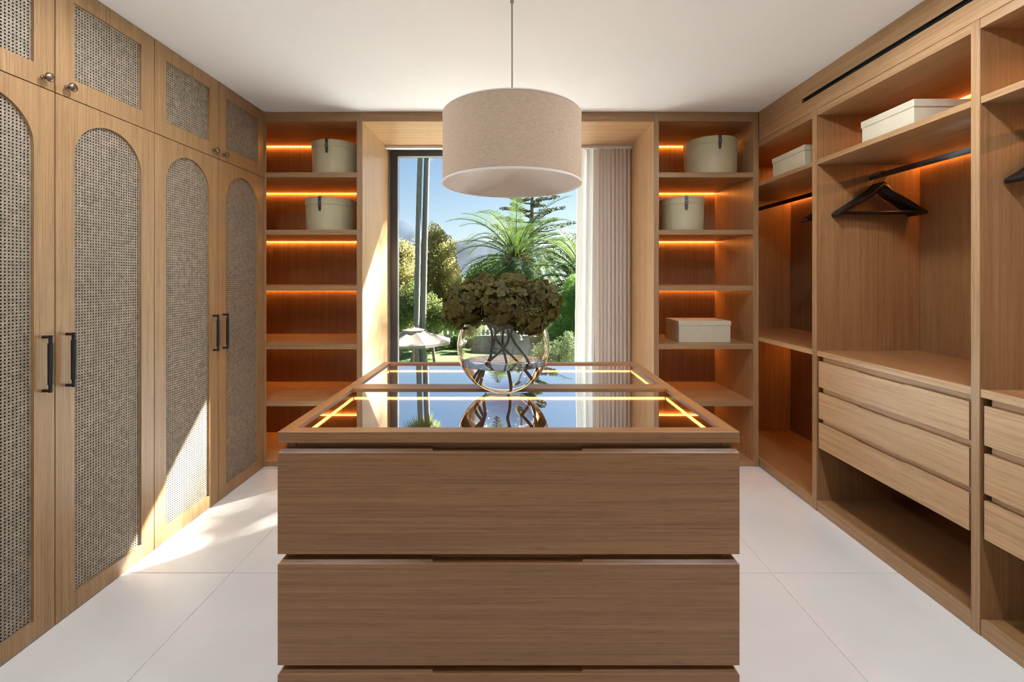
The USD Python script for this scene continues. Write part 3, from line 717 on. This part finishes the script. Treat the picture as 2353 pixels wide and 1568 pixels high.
hy = [  # head centre (px, py, depth), radius in px, squash, stem waypoints, label
    ((1074, 702, 1.70), 58, .93, [(1100, 722, 1.70), (1121, 742, 1.70), (1129, 815, 1.72), (1117, 888, 1.74)], 'leftmost hydrangea head of the bunch in the vase', 52),
    ((1112, 668, 1.79), 48, .85, [(1125, 700, 1.78), (1139, 762, 1.74), (1133, 800, 1.72), (1100, 876, 1.69)], 'topmost hydrangea head at the back left of the bunch', 46),
    ((1160, 702, 1.64), 60, .95, [(1162, 745, 1.66), (1170, 775, 1.67), (1134, 822, 1.68), (1098, 882, 1.68)], 'large middle hydrangea head facing the camera', 60),
    ((1178, 672, 1.77), 52, .9, [(1170, 720, 1.75), (1155, 783, 1.72), (1164, 832, 1.70), (1168, 892, 1.70)], 'hydrangea head at the back centre of the bunch', 46),
    ((1232, 698, 1.69), 54, .98, [(1195, 735, 1.69), (1175, 764, 1.69), (1192, 800, 1.70), (1209, 864, 1.72)], 'rightmost hydrangea head of the bunch in the vase', 52),
    ((1214, 735, 1.61), 38, .85, [(1180, 752, 1.64), (1140, 765, 1.67), (1190, 832, 1.72), (1212, 880, 1.72)], 'small low hydrangea head at the front right of the bunch', 36)]
for k, (c, rp, sq, st, lab, nfl) in enumerate(hy):
    hydrangea(P(*c), rp * VD / FPX, sq, [P(c[0], c[1] + rp * .4, c[2])] + [P(*q) for q in st], lab, 20 + k, int(nfl * 2.6))

# ------------------------------------------------------------------ the garden
GZ = -3.6
def grid(x0, x1, y0, y1, nx, ny, zf):
    xs, ys = np.meshgrid(np.linspace(x0, x1, nx), np.linspace(y0, y1, ny)); v = np.c_[xs.ravel(), ys.ravel(), zf(xs, ys).ravel()]
    f = []
    for j in range(ny - 1):
        for i in range(nx - 1):
            a = j * nx + i; f += [(a, a + 1, a + nx + 1), (a, a + nx + 1, a + nx)]
    return v, np.array(f)
g = Thing('lawn', 'green lawn below the window', 'lawn', kind='structure')
g.part('turf', grid(-60, 60, 4, 90, 40, 30, lambda x, y: GZ + .25 * meshkit.noise(np.stack([x * .2, y * .2, x * 0], -1), 3)), GRASS, smooth=True)
g2 = Thing('ground', 'distant ground beyond the garden', 'ground', kind='structure')
g2.part('field', grid(-4000, 4000, -200, 5000, 12, 12, lambda x, y: GZ - .8 + 0 * x), HEDGELEAF)
def peak(x, y):
    pts = [(-2000, 330), (-900, 330), (-640, 352), (-590, 350), (-532, 295), (-434, 234), (-330, 212), (-189, 228), (-100, 205), (0, 150), (200, 120), (420, 140), (800, 190), (1500, 210), (2600, 160)]
    base = np.interp(x, [p[0] for p in pts], [p[1] for p in pts]) + 22 * (meshkit.noise(np.stack([x * .016, y * .004, x * 0], -1), 4) - .5) + 10 * (meshkit.noise(np.stack([x * .05, y * .01, x * 0], -1), 5) - .5)
    k = np.exp(-((y - 2500) / 420.0) ** 2)
    nz = meshkit.fbm(np.stack([x * .004, y * .004, x * 0], -1)) if hasattr(meshkit, 'fbm') else 0
    return GZ - 5 + base * k * (.93 + .14 * nz)
mt = Thing('mountain', 'hazy blue mountain ridge on the horizon', 'mountain', (0, 2500, GZ), kind='structure')
mt.part('ridge', grid(-3000, 3000, 1500, 3500, 420, 40, peak), MOUNT, smooth=True)

def leaf_cloud(blobs, n, size, seed, flat=0.0, shell=.55, aspect=.45):
    """n small leaves scattered through ellipsoid blobs ((centre), (radii))."""
    rs = np.random.RandomState(seed)
    wts = np.array([b[1][0] * b[1][1] + b[1][1] * b[1][2] for b in blobs]); idx = rs.choice(len(blobs), n, p=wts / wts.sum())
    C = np.array([b[0] for b in blobs])[idx]; R = np.array([b[1] for b in blobs])[idx]
    d = rs.normal(size=(n, 3)); d /= np.linalg.norm(d, axis=1, keepdims=True)
    rad = shell + (1.08 - shell) * rs.rand(n, 1) ** .6
    rad *= (.80 + .40 * meshkit.noise(d * 2.6 + idx[:, None] * 7.1, seed))[:, None]
    p = C + d * R * rad
    a = rs.normal(size=(n, 3)); a[:, 2] *= (1 - flat); a /= np.linalg.norm(a, axis=1, keepdims=True)
    b = np.cross(a, rs.normal(size=(n, 3))); b /= np.linalg.norm(b, axis=1, keepdims=True)
    s = size * (.6 + .8 * rs.rand(n, 1)); q = s * aspect
    v = np.stack([p - a * s, p - b * q, p + a * s, p + b * q], 1).reshape(-1, 3)
    i = np.arange(n)[:, None] * 4
    return v, np.vstack([i + [0, 1, 2], i + [0, 2, 3]])

def tree(name, label, cat_, base, blobs, n, size, mat, seed, trunk_r=.12, group=None, bark=None, **kw):
    t = Thing(name, label, cat_, base, group)
    base = np.array(base, float); rs = random.Random(seed); parts = []
    top = np.mean([b[0] for b in blobs], axis=0)
    mid = base * .55 + top * .45 + np.array([rs.uniform(-.1, .1), rs.uniform(-.1, .1), 0]); mid[2] = base[2] + (top[2] - base[2]) * .5
    parts.append(tube(spline([base, mid, top], 10), np.linspace(trunk_r, trunk_r * .5, 10), 8))
    for b in blobs: parts.append(tube(spline([mid, (mid + np.array(b[0])) / 2 + np.array([0, 0, .1]), b[0]], 8), np.linspace(trunk_r * .5, trunk_r * .12, 8), 6))
    t.part('trunk', cat(*parts), bark or BARK, smooth=True)
    t.part('foliage', leaf_cloud(blobs, n, size, seed, **kw), mat, kind='stuff', smooth=False)
    return t
def blobset(rows, D, dep=.8):
    """Rows of (px, py, rx px, ry px[, depth offset]) at depth D."""
    s = D / FPX
    return [((P(r[0], r[1], D + (r[4] if len(r) > 4 else 0))), (r[2] * s, max(r[2], r[3]) * s * dep, r[3] * s)) for r in rows]
b = blobset([(990, 600, 48, 60), (1020, 580, 30, 42), (1000, 545, 26, 30), (1035, 640, 28, 50), (970, 660, 40, 60), (1010, 700, 36, 48), (1050, 700, 30, 50)], 30)
tree('olive_tree', 'broad pale olive-green tree behind the twin palm trunks', 'tree', (P(1000, 640, 30)[0], 30, GZ), b, 36000, .075, OLIVELEAF, 5, .22, shell=.1)
b = blobset([(925, 610, 34, 55), (915, 680, 36, 60), (945, 720, 30, 42), (890, 640, 40, 70), (935, 585, 20, 28)], 27)
tree('olive_tree', 'darker olive tree at the left edge of the window', 'tree', (P(915, 640, 27)[0], 27, GZ), b, 30000, .07, OLIVELEAF, 6, .2, shell=.1)
b = blobset([(950, 690, 30, 45), (1015, 725, 45, 36), (985, 715, 30, 40), (1060, 735, 40, 34), (925, 720, 24, 40)], 25.5)
tree('laurel_bush', 'dark leafy bush under the olive trees beside the palm trunks', 'bush', (P(1000, 740, 25.5)[0], 25.5, GZ), b, 26000, .06, SHRUBLEAF, 8, .1, shell=.1)
b = blobset([(1130, 650, 60, 55), (1210, 660, 60, 60), (1290, 640, 60, 70), (1360, 620, 60, 90), (1440, 610, 70, 95), (1170, 720, 60, 40), (1260, 735, 60, 50)], 39)
tree('evergreen_tree', 'mass of dark evergreens behind the feathery palm', 'tree', (P(1260, 640, 39)[0], 39, GZ), b, 30000, .16, HEDGELEAF, 9, .25)

# cedar
t = Thing('cedar', 'tall dark cedar with level branches behind the feathery palm', 'tree', (P(1222, 640, 35)[0], 35, GZ))
cb = np.array([P(1222, 640, 35)[0], 35, GZ]); ch = 15.0
rs = random.Random(11); parts = [tube([cb, cb + [0, 0, ch * .5], cb + [.1, 0, ch]], [.32, .22, .03], 8)]; blobs = []
for k in range(46):
    u = .42 + .56 * k / 46; z = GZ + u * ch; a = k * 2.4 + rs.uniform(-.3, .3); ln = (1 - u) * 6.0 * rs.uniform(.6, 1.15) + .45
    tip = cb + np.array([math.cos(a) * ln, math.sin(a) * ln, u * ch + ln * .12 + rs.uniform(-.1, .25)])
    mid = cb + np.array([math.cos(a) * ln * .5, math.sin(a) * ln * .5, u * ch + .06])
    parts.append(tube(spline([cb + [0, 0, u * ch], mid, tip], 6), np.linspace(.07, .015, 6), 5))
    for f in (.35, .55, .75, .92, 1.05):
        c = (cb + [0, 0, u * ch]) * (1 - f) + tip * f + np.array([0, 0, .04])
        blobs.append((c, (.30 * rs.uniform(.7, 1.2), .30, .11 * rs.uniform(.8, 1.4))))
t.part('trunk', cat(*parts), BARK, smooth=True)
t.part('foliage', leaf_cloud(blobs, 26000, .07, 13, aspect=.3), CEDARLEAF, kind='stuff', smooth=False)

b = blobset([(1306, 700, 26, 34), (1320, 665, 24, 34), (1298, 735, 26, 30), (1335, 700, 26, 50), (1318, 750, 30, 40), (1290, 765, 30, 30), (1330, 790, 34, 40), (1285, 800, 30, 40)], 14)
tree('thuja', 'bright green conifer hedge plant at the edge of the curtain', 'conifer', (P(1310, 640, 14)[0], 14, GZ), b, 36000, .035, THUJALEAF, 15, .08, aspect=.3)
b = blobset([(1262, 815, 26, 26), (1292, 800, 26, 26), (1318, 812, 26, 34), (1280, 838, 34, 26), (1308, 780, 16, 20), (1250, 840, 24, 20)], 9.5)
tree('young_olive', 'silvery young olive tree below the window at the right', 'tree', (P(1290, 640, 9.5)[0], 9.5, GZ), b, 5200, .026, SILVERLEAF, 17, .05, aspect=.28, shell=.2)

ec = np.array([-1.0, 3.6, 1.0]) + 7.0 * np.array([1.22, 1.0, 1.068])
rs = random.Random(8)
b = [(ec + np.array([rs.uniform(-1.3, 1.3), rs.uniform(-1.2, 1.2), rs.uniform(-1.6, .25)]), (.42, .42, .34)) for _ in range(13)]
tree('eucalyptus', 'slender sparse-leaved tree to the right, beyond the frame, dappling the sun on the niche', 'tree', (ec[0] + .5, ec[1] + .6, GZ), b, 3200, .085, SILVERLEAF, 19, .10, shell=.1, aspect=.25)
# feather palms
def frond_mesh(base, az, el, length, droop, rs, nl=58, ll=.5, lw=.016):
    n = 26; s = np.linspace(0, 1, n); ang = el - droop * s ** 1.35
    dl = length / (n - 1); h = np.r_[0, np.cumsum(np.cos(ang[:-1]) * dl)]; z = np.r_[0, np.cumsum(np.sin(ang[:-1]) * dl)]
    curve = base + np.c_[h * math.cos(az), h * math.sin(az), z]
    tan = np.gradient(curve, axis=0); tan /= np.linalg.norm(tan, axis=1, keepdims=True)
    side = np.array([-math.sin(az), math.cos(az), 0])
    V, F = [], []
    rv, rf = tube(curve[::2], np.linspace(.030, .006, len(curve[::2])), 5); V.append(rv); F.append(rf); m = len(rv)
    for k in range(nl):
        u = .10 + .90 * (k + .5) / nl; i = u * (n - 1); i0 = min(int(i), n - 2); fr = i - i0
        p = curve[i0] * (1 - fr) + curve[i0 + 1] * fr; tg = tan[i0]; up = np.cross(side, tg) * -1
        if up[2] < 0 and abs(tg[2]) < .8: up = -up
        L_ = ll * (math.sin(PI * min(u * .92 + .10, 1)) ** .55) * rs.uniform(.88, 1.1)
        for sd in (-1, 1):
            d = tg * .62 + side * sd * .72 + up * rs.uniform(.12, .34); d /= np.linalg.norm(d)
            w_ = np.cross(d, up); w_ /= np.linalg.norm(w_); w_ = w_ * lw
            e = p + d * L_ * .55 - np.array([0, 0, .03 * L_]); e2 = p + d * L_ + np.array([0, 0, -.22 * L_ * rs.uniform(.5, 1.2)])
            V.append(np.array([p - w_ * .4, p + w_ * .4, e - w_, e + w_, e2])); F.append(np.array([(0, 1, 3), (0, 3, 2), (2, 3, 4)]) + m); m += 5
    return np.vstack(V), np.vstack(F)

def feather_palm(base, cz, label, seed, n, length, ell, trunk_r, dates=True, ll=.5):
    rs = random.Random(seed); x, y = base[0], base[1]
    t = Thing('feather_palm', label, 'palm tree', (x, y, GZ))
    c = np.array([x, y, cz])
    prof = []
    zz = np.linspace(GZ, cz - .1, 34)
    prof = [(0, zz[0])] + [(trunk_r * (1 + .10 * (k % 2)) * (1.0 + .35 * max(0, (z - cz + 1.0))), z) for k, z in enumerate(zz)] + [(0, cz)]
    t.part('trunk', moved(lathe(prof, 20), (x, y, 0)), PALMBARK)
    for k in range(n):
        u = (k + .5) / n
        az = k * 2.39996 + rs.uniform(-.2, .2)
        el = ell[0] + (ell[1] - ell[0]) * u ** .8 + rs.uniform(-.08, .08)
        dr = 1.25 + .75 * min(1, u * 1.6) - .75 * max(0, u - .55) + rs.uniform(-.2, .3)
        Lk = length * rs.uniform(.85, 1.08) * (1 - .1 * u)
        t.part('frond', frond_mesh(c + np.array([math.cos(az) * .12, math.sin(az) * .12, -.35 * u]), az, el, Lk, dr, rs, ll=ll), PALMLEAF, smooth=False)
    if dates:
        for k in range(7):
            az = k * .9 + .4; p0 = c + np.array([0, 0, -.1])
            stalks = []
            for q in range(9):
                a2 = az + rs.uniform(-.25, .25); r_ = rs.uniform(.5, .8)
                stalks.append(tube(spline([p0, p0 + [math.cos(a2) * r_ * .6, math.sin(a2) * r_ * .6, .30], p0 + [math.cos(a2) * r_, math.sin(a2) * r_, -.15 - rs.uniform(0, .3)]], 8), .014, 4))
            t.part('date_stalk', cat(*stalks), DATES, smooth=False, label='orange date stalks')
pc = P(1186, 590, 22)
feather_palm((pc[0], 22), pc[2], 'large feathery date palm in the middle of the window', 31, 80, 4.3, (1.42, -.85), .42, ll=.62)
pc = P(1345, 640, 17)
feather_palm((pc[0], 17), pc[2], 'second feathery palm half hidden by the curtain', 37, 52, 3.3, (1.45, -.3), .34, dates=False, ll=.5)

# twin fan palms
def fan_leaf(p, az, el, rs, R=.62):
    d = np.array([math.cos(az) * math.cos(el), math.sin(az) * math.cos(el), math.sin(el)]); side = np.array([-math.sin(az), math.cos(az), 0]); up = np.cross(d, side)
    hub = p + d * .75
    V, F = [], []; tv, tf = tube([p, p + d * .4 + [0, 0, .03], hub], .014, 4); V.append(tv); F.append(tf); m = len(tv)
    for k in range(18):
        a = -1.9 + 3.8 * k / 17; q = d * math.cos(a) + side * math.sin(a); w_ = -d * math.sin(a) + side * math.cos(a)
        e = hub + q * R * .6; e2 = hub + q * R * rs.uniform(.9, 1.1) + np.array([0, 0, -.30 * rs.uniform(.6, 1.3)])
        V.append(np.array([hub - w_ * .01, hub + w_ * .01, e - w_ * .035, e + w_ * .035, e2])); F.append(np.array([(0, 1, 3), (0, 3, 2), (2, 3, 4)]) + m); m += 5
    return np.vstack(V), np.vstack(F)
def fan_palm(pts, r0, r1, label, seed):
    rs = random.Random(seed); pts = np.array(pts); t = Thing('fan_palm', label, 'palm tree', tuple(pts[0]))
    q = spline(pts, 60); rr = np.linspace(r0, r1, 60) * (1 + .03 * np.cos(np.arange(60) * 2.4)); rr[:6] *= np.linspace(1.9, 1.05, 6)
    t.part('trunk', tube(q, rr, 14), PALMBARK, smooth=True)
    c = pts[-1]
    for k in range(38):
        u = k / 38; az = k * 2.4 + rs.uniform(-.3, .3); el = 1.2 - 2.35 * u + rs.uniform(-.1, .1)
        t.part('fan_leaf', fan_leaf(c + np.array([0, 0, .2 - .55 * u]), az, el, rs), FANLEAF, smooth=False)
def fp(px, z): return np.array([(px - 1177) * 24 / FPX, 24, z])
zt = EYE + .345 * 24
fan_palm([fp(953, GZ), fp(957, EYE - 110 * 24 / FPX), fp(962, EYE + 130 * 24 / FPX), fp(969, zt)], .17, .125, 'left trunk of the tall twin fan palms', 41)
fan_palm([fp(967, GZ) + [0, .45, 0], fp(968.5, EYE - 110 * 24 / FPX) + [0, .45, 0], fp(975, EYE + 130 * 24 / FPX) + [0, .3, 0], fp(983, zt + .5) + [0, .2, 0]], .19, .14, 'right trunk of the tall twin fan palms', 43)

# parasols
def parasol(x, y, apex, rim, R, label, seed):
    t = Thing('parasol', label, 'parasol', (x, y, GZ), 'garden parasols'); n = 8
    ang = np.arange(n) * 2 * PI / n + PI / 8 + .1
    def panel(r0, z0, r1, z1, k, sag=.05):
        a0, a1 = ang[k], ang[(k + 1) % n] if k < n - 1 else ang[0] + 2 * PI
        V, F = [], []
        for i in range(5):
            u = i / 4; r = r0 + (r1 - r0) * u; z = z0 + (z1 - z0) * u
            for j in range(5):
                v_ = j / 4
                p = np.array([math.cos(a0), math.sin(a0)]) * (1 - v_) + np.array([math.cos(a1), math.sin(a1)]) * v_
                V.append((x + p[0] * r, y + p[1] * r, z - sag * math.sin(PI * v_) * math.sin(PI * u * .8)))
        for i in range(4):
            for j in range(4):
                q = i * 5 + j; F += [(q, q + 5, q + 6), (q, q + 6, q + 1)]
        return np.array(V), np.array(F)
    for k in range(n): t.part('canopy_panel', panel(.16 * R, apex - .16 * (apex - rim) - .03, R, rim, k), PARASOL, smooth=True)
    for k in range(n): t.part('valance', panel(R, rim, R * 1.001, rim - .10, k, 0), PARASOL, smooth=True)
    t.part('vent_cap', cat(*[panel(.001, apex, .30 * R, apex - .30 * (apex - rim) + .05, k, .01) for k in range(n)]), PARASOL, smooth=True)
    for k in range(n): t.part('rib', tube([(x, y, rim - .05), (x + math.cos(ang[k]) * R * .98, y + math.sin(ang[k]) * R * .98, rim - .01)], .012, 5), TEAK)
    t.part('pole', tube([(x, y, GZ), (x, y, apex + .04)], .028, 10), TEAK)
    t.part('base', moved(lathe([(0, 0), (.3, 0), (.3, .06), (.06, .10), (.06, .3), (0, .3)], 24), (x, y, GZ + .12)), ROCK)
parasol(-3.545, 16, -.38, -.86, 1.39, 'open cream garden parasol at the lower left of the window', 1)
parasol(.66, 15, -.63, -1.12, 1.25, 'open white garden parasol seen through the vase', 2)

# fence, stone wall and low hedge at the far side of the lawn
t = Thing('garden_fence', 'pale upright fence at the end of the lawn', 'fence', (0, 33, GZ))
xs = np.arange(-11, 9, .42)
for k, x in enumerate(xs): t.part('picket', bx(x, x + .30, 33, 33.06, GZ + .05, GZ + 1.45 + .05 * math.sin(k * 1.7), .01), FENCEM)
t.part('rail', bx(-11, 9, 33.06, 33.12, GZ + .4, GZ + .5, .01), FENCEM); t.part('rail', bx(-11, 9, 33.06, 33.12, GZ + 1.1, GZ + 1.2, .01), FENCEM)
t = Thing('stone_wall', 'low grey rubble wall beyond the vase at the lawn edge', 'wall', (-1.2, 29, GZ))
rs = random.Random(5); 
for row in range(4):
    x = -3.4 + rs.uniform(0, .3)
    while x < 4.5:
        wd = rs.uniform(.4, .9); pts = [(x + rs.uniform(0, .04) + a * (wd - .05), 29 + rs.uniform(-.05, .05) + b2 * .4, GZ + .05 + row * .34 + c2 * .31 + rs.uniform(-.02, .02)) for a in (0, 1) for b2 in (0, 1) for c2 in (0, 1)]
        t.part('stone', hull(pts), ROCK); x += wd
b = [((x, 31 + .3 * math.sin(x * 2), GZ + .45), (.9, .6, .62 + .12 * math.sin(x * 1.3))) for x in np.arange(-10.5, 8, 1.2)]
t = Thing('low_hedge', 'low dark hedge along the far edge of the lawn', 'hedge', (-1, 31, GZ))
t.part('foliage', leaf_cloud(b, 22000, .07, 51), HEDGELEAF, kind='stuff', smooth=False)
